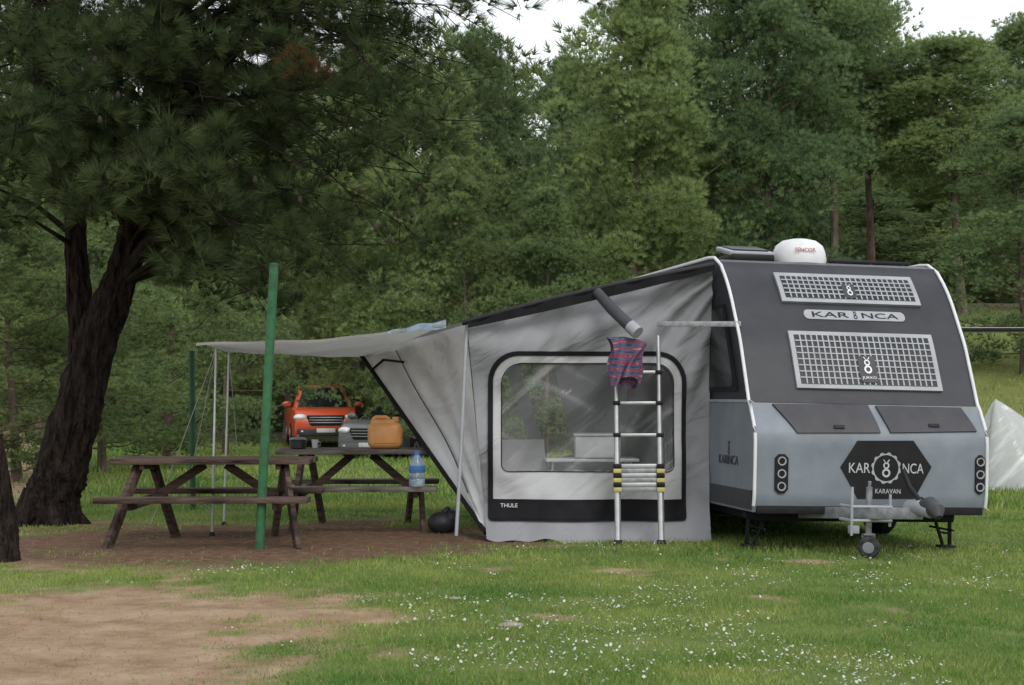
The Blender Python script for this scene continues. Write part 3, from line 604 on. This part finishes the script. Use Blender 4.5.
jw=MB(); jp=V((.93,-.38,-.005)); jw.tube([jp+V((0,0,.20)),jp+V((0,0,.62))],.028,12); jw.tube([jp+V((0,0,.62)),jp+V((0,-.01,.67))],.015,8); jw.bar(jp+V((-.042,0,.09)),jp+V((-.042,0,.21)),.04,.01,0); jw.bar(jp+V((.042,0,.09)),jp+V((.042,0,.21)),.04,.01,0); jw.box(jp+V((0,0,.205)),(.105,.06,.02)); jw=jw.build('jockey_wheel_post','steel',cv)
q=Matrix.Rotation(R(55),3,'Z')@Matrix.Rotation(R(78),3,'Y'); MB().lathe([(.05,-.03),(.083,-.03),(.098,-.015),(.098,.015),(.083,.03),(.05,.03)],jp+V((0,-.02,.098)),26,q).build('jockey_wheel','greyrubber',jw)
MB().lathe([(.005,-.035),(.048,-.033),(.055,-.026),(.055,.026),(.048,.033),(.005,.035)],jp+V((0,-.02,.098)),20,q).build('jockey_wheel_hub','lightgrey',jw)
mb=MB()
for z in (.33,.45): mb.tube([(.70,-.3,z),(.72,-.5,z),(1.08,-.52,z),(1.12,-.3,z)],.014,8)
mb.tube([(.725,-.5,.20),(.725,-.5,.62)],.013,8); mb.tube([(1.07,-.51,.28),(1.07,-.51,.56)],.013,8); mb.box((.98,-.52,.39),(.18,.02,.10)); mb.box((.76,-.46,.25),(.09,.05,.07)); mb.build('hitch_frame','lightgrey',cv)
# ---------------------------------------------------------------- awning
AY=15.5
def wr(X,Z):
    f=.022*math.sin(7*(X*.55+Z*.85)+1.7*math.sin(1.1*X+.6))+.014*math.sin(15*(X*.8-Z*.35)+2.1*math.sin(Z*1.6))+.09*(float(vn(X*1.6,Z*1.6,5))-.5)+.025*(float(vn(X*5+Z*3,Z*4,15))-.5)+.03*(float(vn(X*9-Z*5,Z*1.4+X,19))-.5)
    f+=.034*math.sin(22*math.atan2(2.7-Z,X-2.2+1e-6)+1.5*math.sin(2*X)); return f-.26*max(0,(.36-Z)/.42)**1.4
def aw(px,py,off=0):
    X=(px-512)/F*AY; Z=EH+(HZ-py)/F*AY; return V((X,AY+wr(X,Z)-off,Z))
ao=V((.7,15.6,0)); awn=thing('awning','grey fabric side awning with big clear window, pitched against the caravan','awning',ao)
def fr_px(s,t):
    xl=467+20*t; xr=712-4*t; x=xl+(xr-xl)*s; yt=322-54*s; yb=537+8*s+1.5*math.sin(s*17)+1.2*math.sin(s*41); return x,yt+(yb-yt)*t
MB().grid(lambda s,t:aw(*fr_px(s,t)),150,120,lambda s,t:not(498<fr_px(s,t)[0]<676 and 361<fr_px(s,t)[1]<471 and not((fr_px(s,t)[0]<506 or fr_px(s,t)[0]>668) and fr_px(s,t)[1]<368))).build('front_wall','fabric',awn,sharp=180)
def rr(x0,y0,x1,y1,rt,rb,n=8,m=40):
    o=[]
    for cx,cy,a0,r in ((x1-rt,y0+rt,-90,rt),(x1-rb,y1-rb,0,rb),(x0+rb,y1-rb,90,rb),(x0+rt,y0+rt,180,rt)):
        for k in range(n+1): a=R(a0+90*k/n); o.append((cx+r*math.cos(a),cy+r*math.sin(a)))
    q=[]
    for i in range(len(o)):
        a,b=o[i],o[(i+1)%len(o)]; k=m if i%(n+1)==n else 1
        for j in range(k): q.append((a[0]+(b[0]-a[0])*j/k,a[1]+(b[1]-a[1])*j/k))
    return q
L_=lambda pts,off:[aw(x,y,off) for x,y in pts]
def mring(oa,ob,off,k=4):
    mb=MB()
    for j in range(k):
        f0,f1=j/k,(j+1)/k; mb.ring(L_([(a[0]+(b[0]-a[0])*f0,a[1]+(b[1]-a[1])*f0) for a,b in zip(oa,ob)],off),L_([(a[0]+(b[0]-a[0])*f1,a[1]+(b[1]-a[1])*f1) for a,b in zip(oa,ob)],off))
    return mb
MB().grid(lambda s,t:aw(497+180*s,360+112*t,.004),90,60).build('window_film','film',awn,sharp=180)
mring(rr(492,355,683,501,27,4),rr(502,364,673,471,21,8),.014,8).build('window_border','fabric2',awn,sharp=180)
mring(rr(488,351.5,686,520,30,4),rr(493,356,681.5,517,26,4),.024,2).build('window_piping','piping',awn,sharp=180)
mring(rr(501,363,674,472,21,8),rr(502,364.1,673,471,20,7),.022,1).build('window_seam','piping',awn,sharp=180)
bnd=MB().grid(lambda s,t:aw(491+191*s,499+19*t,.030),80,10).build('hem_band','piping',awn,sharp=180)
text('THULE',.165,.038,aw(509,505,.065),(1,0,0),(0,0,1),'white',bnd)
MB().tube([aw(457,534,.06),aw(462,440,.08),aw(467,322,.05)],.018,10).build('corner_pole','lightgrey',awn)
T1=at(362,355,17.8);T2=at(466,324,15.5);T3=at(487,533,15.45); rb=V((1.38,18.3,2.68)); rf=at(714,266,15.6)
def side(s,t):
    a=T1.lerp(T3,t); b=T2.lerp(V((T3.x-.002,T3.y+.02,T3.z)),t); p=a.lerp(b,s); sg=math.sin(s*PI)*math.sin(t*PI); k=s*(1-s)*4
    return p+V((.06*sg+(.018*math.sin(9*s+9*t)+.012*math.sin(21*s-6*t))*k,.04*math.sin(12*t+3*s)*k,0))
MB().grid(side,40,50).build('outer_wall','palecloth',awn,sharp=180)
MB().tube([side(0,t/20)+V((-.01,-.012,0)) for t in range(21)],.024,6).build('outer_piping','piping',awn)
MB().tube([side(.34,.03+t/26)+V((-.015,-.03,0)) for t in range(21)],.007,6).build('outer_seam','lid',awn)
MB().tube([side(.0,.10)+V((-.02,-.03,0)),side(.18,.06)+V((-.02,-.06,0)),side(.36,.10)+V((-.02,-.06,0))],.014,6).build('outer_strap','piping',awn)
MB().grid(lambda s,t:T2.lerp(rf,s).lerp(T1.lerp(rb,s),t)+V((0,0,-.10*math.sin(s*PI)*math.sin(t*PI)+.03)),30,20).build('roof','fabric2',awn,sharp=180)
mb=MB(); mb.tube([at(462,323,15.36)]+[at(462+252*k/8,323-58*k/8-3*math.sin(k/8*PI),15.36) for k in range(1,9)],.028,8); mb.build('roof_rail','black',awn)
MB().grid(lambda s,t:at(468+246*s,(321-56*s-2*math.sin(s*PI))+t*(4+6*math.sin(s*PI*.75+.5)),15.33+.02*math.sin(s*30)),40,3).build('fascia','piping',awn)
bl=V(((492-512)/F*17.9,17.9,0));br=V((rb.x,rb.y,0)); mb=MB()
for f0,f1,g0,g1 in ((0,1,.80,1),(0,.14,.30,.80),(.46,.52,.30,.80),(.66,1,.30,.80),(0,1,0,.30)):
    mb.grid(lambda s,t:bl.lerp(br,f0+(f1-f0)*s).lerp(T1.lerp(rb,f0+(f1-f0)*s),g0+(g1-g0)*t),8,8)
mb.build('back_wall','fabric',awn)
def plastic_table(loc,label,sx,h,mt):
    t=thing('folding_table',label,'table',loc,(0,0,R(4))); MB().box((0,0,h-.02),(sx,.5,.035),None,.012).build('tabletop',mt,t)
    for a in (-1,1):
        for b in (-1,1): MB().tube([(a*(sx/2-.08),b*.2,h-.03),(a*(sx/2-.02),b*.22,0)],.014,8).build('leg','alu',t)
p=at(590,400,16.4); plastic_table((p.x,p.y,0),'small white table standing inside the awning behind the clear window',.95,.76,'white')
p=at(597,400,16.3); t=thing('storage_box','white box under the clear window inside the awning','box',(p.x,p.y,.763),(0,0,0)); MB().box((0,0,.11),(.46,.34,.22),None,.02).build('body','white',t); MB().box((0,0,.235),(.49,.37,.03),None,.012).build('lid','white',t)
p=at(647,400,17.0); t=thing('cupboard','dark cupboard inside the awning next to the caravan wall','cupboard',(p.x,p.y,0),(0,0,R(8))); MB().box((0,0,.85),(.55,.4,1.6),None,.01).build('body','lid',t); MB().box((0,-.205,.85),(.5,.015,1.5),None,.006).build('door','darkpaint',t); MB().tube([(.15,-.225,.7),(.15,-.225,.9)],.008,8).build('handle','steel',t)
p=at(533,400,16.2); t=thing('camping_chair','pale camping chair inside the awning, left part of the window','chair',(p.x,p.y,0),(0,0,R(20)))
MB().grid(lambda s,u:V((-.25+.5*s,-.22+.44*u,.42-.05*math.sin(s*PI)*math.sin(u*PI))),8,8).build('seat','fabric2',t); MB().grid(lambda s,u:V((-.25+.5*s,.22+.12*u+.03*math.sin(s*PI),.44+.5*u)),8,8).build('backrest','fabric2',t)
for a in (-1,1):
    MB().tube([(a*.26,-.26,0),(a*.26,.22,.43),(a*.26,.35,.96)],.012,8).build('side_frame','alu',t); MB().tube([(a*.26,.28,0),(a*.26,-.22,.43)],.012,8).build('leg','alu',t)
p=at(443,520,16.3); p.z=gzf(p.x,p.y); org(p); mb=MB(); mb.ball(p+V((0,0,.10)),(.16,.14,.12)); mb.ball(p+V((.08,0,.14)),(.09,.1,.1)); mb.tube([p+V((.02,0,.19)),p+V((.06,0,.26))],[.05,.02],8); tag(mb.build('bag','bag'),'black bag on the ground behind the awning corner pole','bag')
org(at(620,313,15.1)); t=thing('stove_pipe','dark pipe slanting out above the top rung of the ladder','pipe',at(620,313,15.1))
MB().tube([at(597,292,15.34),at(612,309,15.2),at(634,330,15.0)],[.05,.056,.058],18).build('pipe','lid',t); MB().tube([at(630,326,15.02),at(638,333,14.96)],[.064,.064],18).build('end_collar','lightgrey',t)
y0,y1=15.0,15.34; ldy=lambda py: y0+(y1-y0)*(541-py)/206
def lp(px,py):
    Y=ldy(py); return V(((px-512)/F*15.15,Y,EH+(HZ-py)/F*15.15))
bp0=lp(639,541); bp0.z=gzf(bp0.x,bp0.y); ld=thing('ladder','telescopic aluminium ladder with yellow catches leaning on the awning front','ladder',bp0)
for x,tp in ((617,368),(660,335)):
    st=MB().tube([lp(x,541),lp(x,492)],.030,14).build('stile','alu',ld)
    for k,(a,b) in enumerate(((464,435),(435,403),(403,372),(372,tp))):
        if b<a: MB().tube([lp(x,a),lp(x,b)],.027-.0035*k,12).build('stile_section','alu',st)
    MB().box(lp(x,541),(.08,.09,.05),None,.012).build('foot','rubber',ld)
    for k in range(6): MB().box(lp(x,489-k*4.6)+V((0,-.01,0)),(.075,.085,.041),None,.006).build('catch','yellow' if k%2==0 else 'black',ld)
for k in range(6): MB().box((lp(617,489-k*4.6)+lp(660,489-k*4.6))/2,(.36,.05,.042),None,.004).build('rung','alu' if k%2 else 'steel',ld)
for py in (435,403,372):
    MB().box((lp(617,py)+lp(660,py))/2,(.36,.05,.030),None,.006).build('rung','alu',ld)
    for x in (617,660): MB().box(lp(x,py),(.07,.075,.04),None,.008).build('catch','black',ld)
MB().tube([lp(660,372),lp(660,337)],.02,12).build('stile_tip','alu',ld)
org(lp(627,340))
def cl(s,t):
    if t<.5: side_=-1; q=1-t*2
    else: side_=1; q=t*2-1
    x=609+35*s+4*math.sin(q*3+s*2)-(3 if side_>0 else 0); top=334+6*abs(s-.5)+5*s; y=top+q*(44+10*math.sin(s*5+1)*(.6 if side_<0 else -.6)); p=at(x,y,15.05)
    return p+V((.02*math.sin(q*7+s*9),side_*(.02+.03*q)+.04*math.sin(s*14+q*2.5)*(.3+q),0))
tag(MB().grid(cl,36,44).build('towel','plaid',sharp=180),'crumpled red and blue cloth hanging at the ladder top','cloth')
# ---------------------------------------------------------------- tarp, poles, ropes
ta=at(320,345,16.4); tp_=thing('tarp','beige tarp stretched as a low canopy over the picnic tables','tarp',ta)
n0,n1,f0_,f1_=at(196,343,14.9),at(446,324,15.35),at(229,352,18.0),at(364,358,17.85)
def tf(s,t): return n0.lerp(n1,s).lerp(f0_.lerp(f1_,s),t)+V((0,0,-.06*math.sin(s*PI)*math.sin(t*PI)-.045*math.sin(s*PI)*(1-t)+.007*math.sin(9*s+5*t)+.004*math.sin(23*s)))
MB().grid(tf,50,30).build('sheet','tarp',tp_,sharp=180)
MB().grid(lambda s,t:tf(.76+.24*s,0)+V((0,-.015+.02*math.sin(s*9),(.035*s+.008*math.sin(s*14))-(.025+.055*s)*t)),24,4).build('blue_edge','bluetarp',tp_,sharp=180)
MB().grid(lambda s,t:tf(s,0)+V((0,-.005,-.025*t)),50,2).build('hem','tarp',tp_,sharp=180)
for a,b,yy,lab in ((229,224,17.2,'thin pale tent pole under the tarp, right one of the pair'),(216,212,15.9,'thin pale tent pole under the tarp, left one of the pair')):
    p=at(b,500,yy); p.z=gzf(p.x,p.y); tpx=at(a,348,yy); t=thing('tent_pole',lab,'pole',p,None,'tarp poles'); MB().tube([p,p.lerp(tpx,.55)],.013,8).build('lower_section','alu',t); MB().tube([p.lerp(tpx,.53),tpx],.010,8).build('upper_section','white',t); MB().lathe([(.03,0),(.03,.02),(.014,.04)],p,12).build('foot','black',t)
for (a,b,yy),(c_,d_,y2),lab in (((216,350,15.9),(150,0,17.2),'pale guy rope from the tarp corner slanting down left, longer one'),((216,352,15.9),(180,0,17.6),'pale guy rope from the tarp corner down to the left, steeper one'),((229,350,17.2),(243,0,18.5),'pale guy rope dropping right of the tent poles')):
    q=at(c_,500,y2); q.z=gzf(q.x,q.y); p=at(a,b,yy); org(q); mid=p.lerp(q,.5)+V((0,0,-.02)); tag(MB().tube([p,mid,q],.004,6).build('guy_rope','rope'),lab,'rope','tarp guy ropes')
p=at(259,549,14.45); p.z=gzf(p.x,p.y)-.05; q=at(274,266,14.45); t=thing('green_post','tall bright green metal post leaning right beside the near picnic table','post',p)
MB().tube([p,p.lerp(q,.5),q],.042,16).build('post','green',t); MB().lathe([(.045,0),(.045,.02),(.02,.03)],q,16).build('cap','green2',t)
p=at(193,500,19.5); p.z=gzf(p.x,p.y); q=at(192,352,19.5); t=thing('green_pole','thin dull green pole among the bushes behind the near picnic table','pole',p); MB().tube([p,q],.036,12).build('post','green2',t); MB().lathe([(.038,0),(.038,.015),(.01,.025)],q,12).build('cap','green2',t)
# ---------------------------------------------------------------- picnic tables
def picnic(loc,rz,label,L,Lb,h,mw,mseat,nl,nr,fl,frr,ins=.3):
    t=thing('picnic_table',label,'picnic table',loc,(0,0,rz),'picnic tables under the tarp')
    mb=MB()
    for k in range(5): mb.box((random.uniform(-.012,.012),-.3+.15*k,h-.02),(L,.138,.050),None,.006)
    for s in (-1,1): mb.box((s*(L/2-ins),0,h-.068),(.045,.66,.05),None,.004)
    mb.build('tabletop',mseat,t)
    for s in (-1,1):
        mb=MB()
        for k in (0,1): mb.box((random.uniform(-.012,.012),s*(.66+.135*k),.45),(Lb,.125,.050),None,.006)
        mb.build('seat',mseat,t)
    X0=L/2-ins
    for sx,ft,sy in ((-1,nl,-1),(1,nr,-1),(-1,fl,1),(1,frr,1)):
        MB().bar((sx*X0+sx*.05*(sy<0),sy*.2,h-.05),(sx*(X0+ft),sy*.62,-.02),.05,.10).build('leg',mw,t)
    for sx in (-1,1): MB().bar((sx*(X0+.02),-.75,.402),(sx*(X0+.02),.75,.402),.045,.09).build('crossbar',mw,t)
    for sx in (-1,1): MB().bar((sx*(X0-.05),0,.42),(sx*.1,0,h-.06),.04,.08).build('brace',mw,t)
    return t
pa=at(207,500,15.2); picnic((pa.x+.08,pa.y,gzf(pa.x,pa.y)),R(1.5),'brown picnic table with fixed benches, beside the green post',1.86,1.92,.80,'wood1','wood1',.26,.22,-.15,-.15)
pb_=at(362,500,16.9); picnic((pb_.x,pb_.y,gzf(pb_.x,pb_.y)),R(2),'weathered picnic table carrying the orange jerrycan, left of the awning',1.72,1.60,.83,'wood1','wood2',.12,.10,-.1,-.1)
p=at(385,500,16.8); p.z=gzf(p.x,p.y)+.836; t=thing('jerrycan','orange tan plastic water container standing on the weathered picnic table','water container',p,(0,0,R(8)))
mb=MB(); mb.box((0,0,.14),(.36,.25,.28),None,.075,5); mb.box((-.02,0,.265),(.26,.17,.09),None,.03,4); mb.box((0,-.115,.13),(.24,.03,.15),None,.011); mb.build('body','tan',t,sharp=60)
MB().tube([(-.13,0,.27),(-.12,0,.315),(-.09,0,.33),(.01,0,.33),(.04,0,.31),(.045,0,.27)],.022,12).build('handle','tan',t); MB().lathe([(.036,0),(.036,.045),(.028,.05)],(.11,0,.285),16).build('cap','tan',t)
p=at(417,500,16.1); p.z=gzf(p.x,p.y)+.477; t=thing('water_bottle','large clear water bottle with blue label standing on the bench end','bottle',p)
MB().lathe([(.03,0),(.078,.005),(.082,.03),(.082,.07),(.076,.08),(.082,.09),(.082,.13),(.075,.14),(.082,.15),(.082,.22),(.064,.27),(.03,.315),(.026,.33)],p,24).build('body','bottle',t); MB().lathe([(.0835,0),(.0845,.003),(.0845,.06),(.0835,.063)],p+V((0,0,.152)),24).build('label','blue',t); MB().lathe([(.03,0),(.03,.03),(.026,.034)],p+V((0,0,.325)),16).build('cap','blue',t); MB().tube([p+V((-.05,0,.29)),p+V((-.045,0,.35)),p+V((.045,0,.35)),p+V((.05,0,.29))],.004,8).build('handle','blue',t)
p=at(298,500,16.8); p.z=gzf(p.x,p.y)+.836; t=thing('cooking_pot','dark lidded pot on the left end of the weathered table','pot',p); MB().lathe([(.07,0),(.085,.01),(.09,.09),(.095,.095)],p,20).build('body','pot',t); MB().lathe([(.095,0),(.07,.02),(.012,.028),(.016,.045),(.005,.05)],p+V((0,0,.096)),20).build('lid','steel',t)
p=at(315,500,17.0); p.z=gzf(p.x,p.y)+.836; t=thing('cup','small pale cup beside the dark pot on the weathered table','cup',p); MB().lathe([(.028,0),(.036,.09),(.033,.09),(.026,.01)],p,16).build('body','white',t); MB().tube([p+V((.034,0,.07)),p+V((.06,0,.06)),p+V((.058,0,.03)),p+V((.031,0,.02))],.005,6).build('handle','white',t)
# ---------------------------------------------------------------- cars
def car(name,label,px,Y,rz,paint,Hr,pick):
    x=(px-512)/F*Y; t=thing(name,label,'car',(x,Y,gzf(x,Y)),(0,0,rz)); hw=.92
    def arch(c,r=.43,n=8): return [(c+r*math.cos(PI*k/n),.36+r*math.sin(PI*k/n)) for k in range(n+1)]
    prof=[(-2.35,.5),(-2.38,.95),(-2.3,1.08),(1.0,1.14),(1.5,1.13),(1.95,1.08),(2.22,.98),(2.34,.80),(2.36,.55),(2.30,.36)]+arch(1.42)+arch(-1.42)+[(-2.3,.36)]
    b=bmesh.new(); vs=[b.verts.new((a,-hw,z)) for a,z in prof]; f=b.faces.new(vs); e=bmesh.ops.extrude_face_region(b,geom=[f]); nv=[v for v in e['geom'] if isinstance(v,bmesh.types.BMVert)]; bmesh.ops.translate(b,vec=(0,2*hw,0),verts=nv)
    for v in b.verts:
        if v.co.x>1.6: v.co.y*=1-.13*(v.co.x-1.6)
        if v.co.z>.95: v.co.y*=.95
    bmesh.ops.bevel(b,geom=[e for e in b.edges if abs(e.verts[0].co.y-e.verts[1].co.y)<.3 and min(v.co.z for v in e.verts)>.5],offset=.07,segments=4,affect='EDGES',profile=.5,clamp_overlap=True)
    bmesh.ops.recalc_face_normals(b,faces=b.faces); mb=MB(); mb.bm(b,Matrix.Identity(4)); mb.build('body',paint,t,sharp=35)
    xr0,xr1=(-.95,-.75) if pick else (-2.2,-1.75)
    bt=[V((1.15,-.84,1.10)),V((1.15,.84,1.10)),V((xr0,.84,1.08)),V((xr0,-.84,1.08))]; tp=[V((.15,-.62,Hr)),V((.15,.62,Hr)),V((xr1,.66,Hr)),V((xr1,-.66,Hr))]
    b=bmesh.new(); vs=[b.verts.new(p) for p in bt+tp]; [b.faces.new([vs[i] for i in f]) for f in [[0,1,2,3],[4,5,6,7]]+[[i,(i+1)%4,4+(i+1)%4,4+i] for i in range(4)]]; bmesh.ops.recalc_face_normals(b,faces=b.faces)
    bmesh.ops.bevel(b,geom=[e for e in b.edges if max(v.co.z for v in e.verts)>1.3],offset=.11,segments=5,affect='EDGES',profile=.5); MB().bm(b,Matrix.Identity(4)).build('cabin',paint,t,sharp=35)
    for i,nm in enumerate(('windscreen','side_window','rear_window','side_window')):
        a,b2,c,d=bt[i],bt[(i+1)%4],tp[(i+1)%4],tp[i]; n=(b2-a).cross(d-a).normalized(); cen=(a+b2+c+d)/4
        if n.dot(cen-V((0,0,1.4)))<0: n=-n
        g=lambda s,q:(a.lerp(b2,s)).lerp(d.lerp(c,s),q)+n*.012
        MB().add([g(.07,.06),g(.93,.06),g(.90,.80),g(.84,.87),g(.16,.87),g(.10,.80)],[[0,1,2,3,4,5]]).build(nm,'glass',t)
    for cx in (1.42,-1.42):
        for s in (-1,1):
            q=Matrix.Rotation(R(90),3,'X'); wh=MB().lathe([(.22,-.11),(.34,-.11),(.37,-.08),(.37,.08),(.34,.11),(.22,.11)],(cx,s*.82,.37),24,q).build('wheel','rubber',t); MB().lathe([(.01,-.1),(.2,-.118),(.225,-.118),(.225,.118),(.2,.118),(.01,.1)],(cx,s*.82,.37),18,q).build('rim','alu',wh)
    gx_=2.33
    b=bmesh.new(); bmesh.ops.create_cube(b,size=1); bmesh.ops.scale(b,vec=(.10,1.05,.30),verts=b.verts)
    for v in b.verts:
        if v.co.z<0: v.co.y*=.78
    bmesh.ops.bevel(b,geom=b.edges[:],offset=.03,segments=3,affect='EDGES'); MB().bm(b,Matrix.Translation((gx_,0,.78))).build('grille','black',t)
    for zz_ in (.73,.80,.87): MB().box((gx_+.05,0,zz_),(.03,.90,.022),None,.006).build('grille_bar','alu',t)
    MB().box((gx_+.01,0,.47),(.09,1.55,.2),None,.04).build('bumper','lid' if pick else paint,t); MB().box((gx_+.06,0,.52),(.012,.5,.11),None,.004).build('number_plate','white',t)
    for s in (-1,1): MB().ball((2.20,s*.68,.87),(.17,.19,.10),14).build('headlight','lamp',t); MB().ball((.95,s*1.0,1.22),(.08,.13,.09),12).build('mirror',paint,t); MB().ball((2.34,s*.64,.5),(.05,.09,.07),10).build('fog_lamp','lamp',t)
    return t
car('parked_car','bright red pickup parked under the trees behind the tables',321,45.5,R(-80),'carred',1.76,True)
car('parked_car','silver grey car parked behind the orange container',401,42,R(-106),'cargrey',1.52,False)
# ---------------------------------------------------------------- right edge: canopy and plastic sheet, stones
p=at(1000,330,21.5); ca_=thing('canopy','thin dark canopy edge reaching out behind the caravan on the right','canopy',(p.x,p.y,0),(0,0,0))
za=at(0,330,21.5).z; MB().box((.3,.6,za+.025),(2.6,1.3,.02),None,.006).build('roof_sheet','lightgrey',ca_); MB().box((.3,-.07,za),(2.62,.04,.05),None,.008).build('front_bar','chassis',ca_)
for dx in (-.95,1.55): MB().tube([(dx,.6,gzf(p.x+dx,p.y+.6)),(dx,.6,za)],.02,10).build('post','chassis',ca_)
pc=at(1030,478,25.5); pc.z=gzf(pc.x,pc.y); org(pc)
def ps(s,t):
    a=s*2*PI; rd=t**.9*(1.0+.16*math.sin(3*a+1)+.05*math.sin(7*a)); pk=V((-.55,0,1.42)); z=1.42*(1-t)**1.0+.05*math.sin(a*5)*t*(1-t)*3+.05*math.sin(a*11+t*2)*t*(1-t)
    return pc+V((pk.x*(1-t)+rd*1.1*math.cos(a),rd*math.sin(a)*.9,z-.02))
tag(MB().grid(ps,72,24).build('plastic_sheet','sheet',sharp=180),'white plastic sheet draped in a heap right of the caravan','plastic sheet')
for px,py,r,lab in ((511,629,.055,'flat pale stone lying in the grass, middle foreground'),(520,541,.05,'small stone beside the awning skirt'),(455,600,.03,'tiny pale stone in the grass left of the flat one')):
    Y_=EH*F/(py-HZ); p=at(px,py,Y_); p.z=gzf(p.x,p.y)+.01; org(p); b=bmesh.new(); bmesh.ops.create_icosphere(b,subdivisions=3,radius=1)
    for v in b.verts: v.co*=1+.25*(float(vn(v.co.x*1.7+px,v.co.y*1.7+v.co.z,9))-.5)
    tag(MB().bm(b,Matrix.Translation(p)@Matrix.Diagonal((r*1.5,r,r*.45,1))).build('stone','stone',sharp=180),lab,'stone')
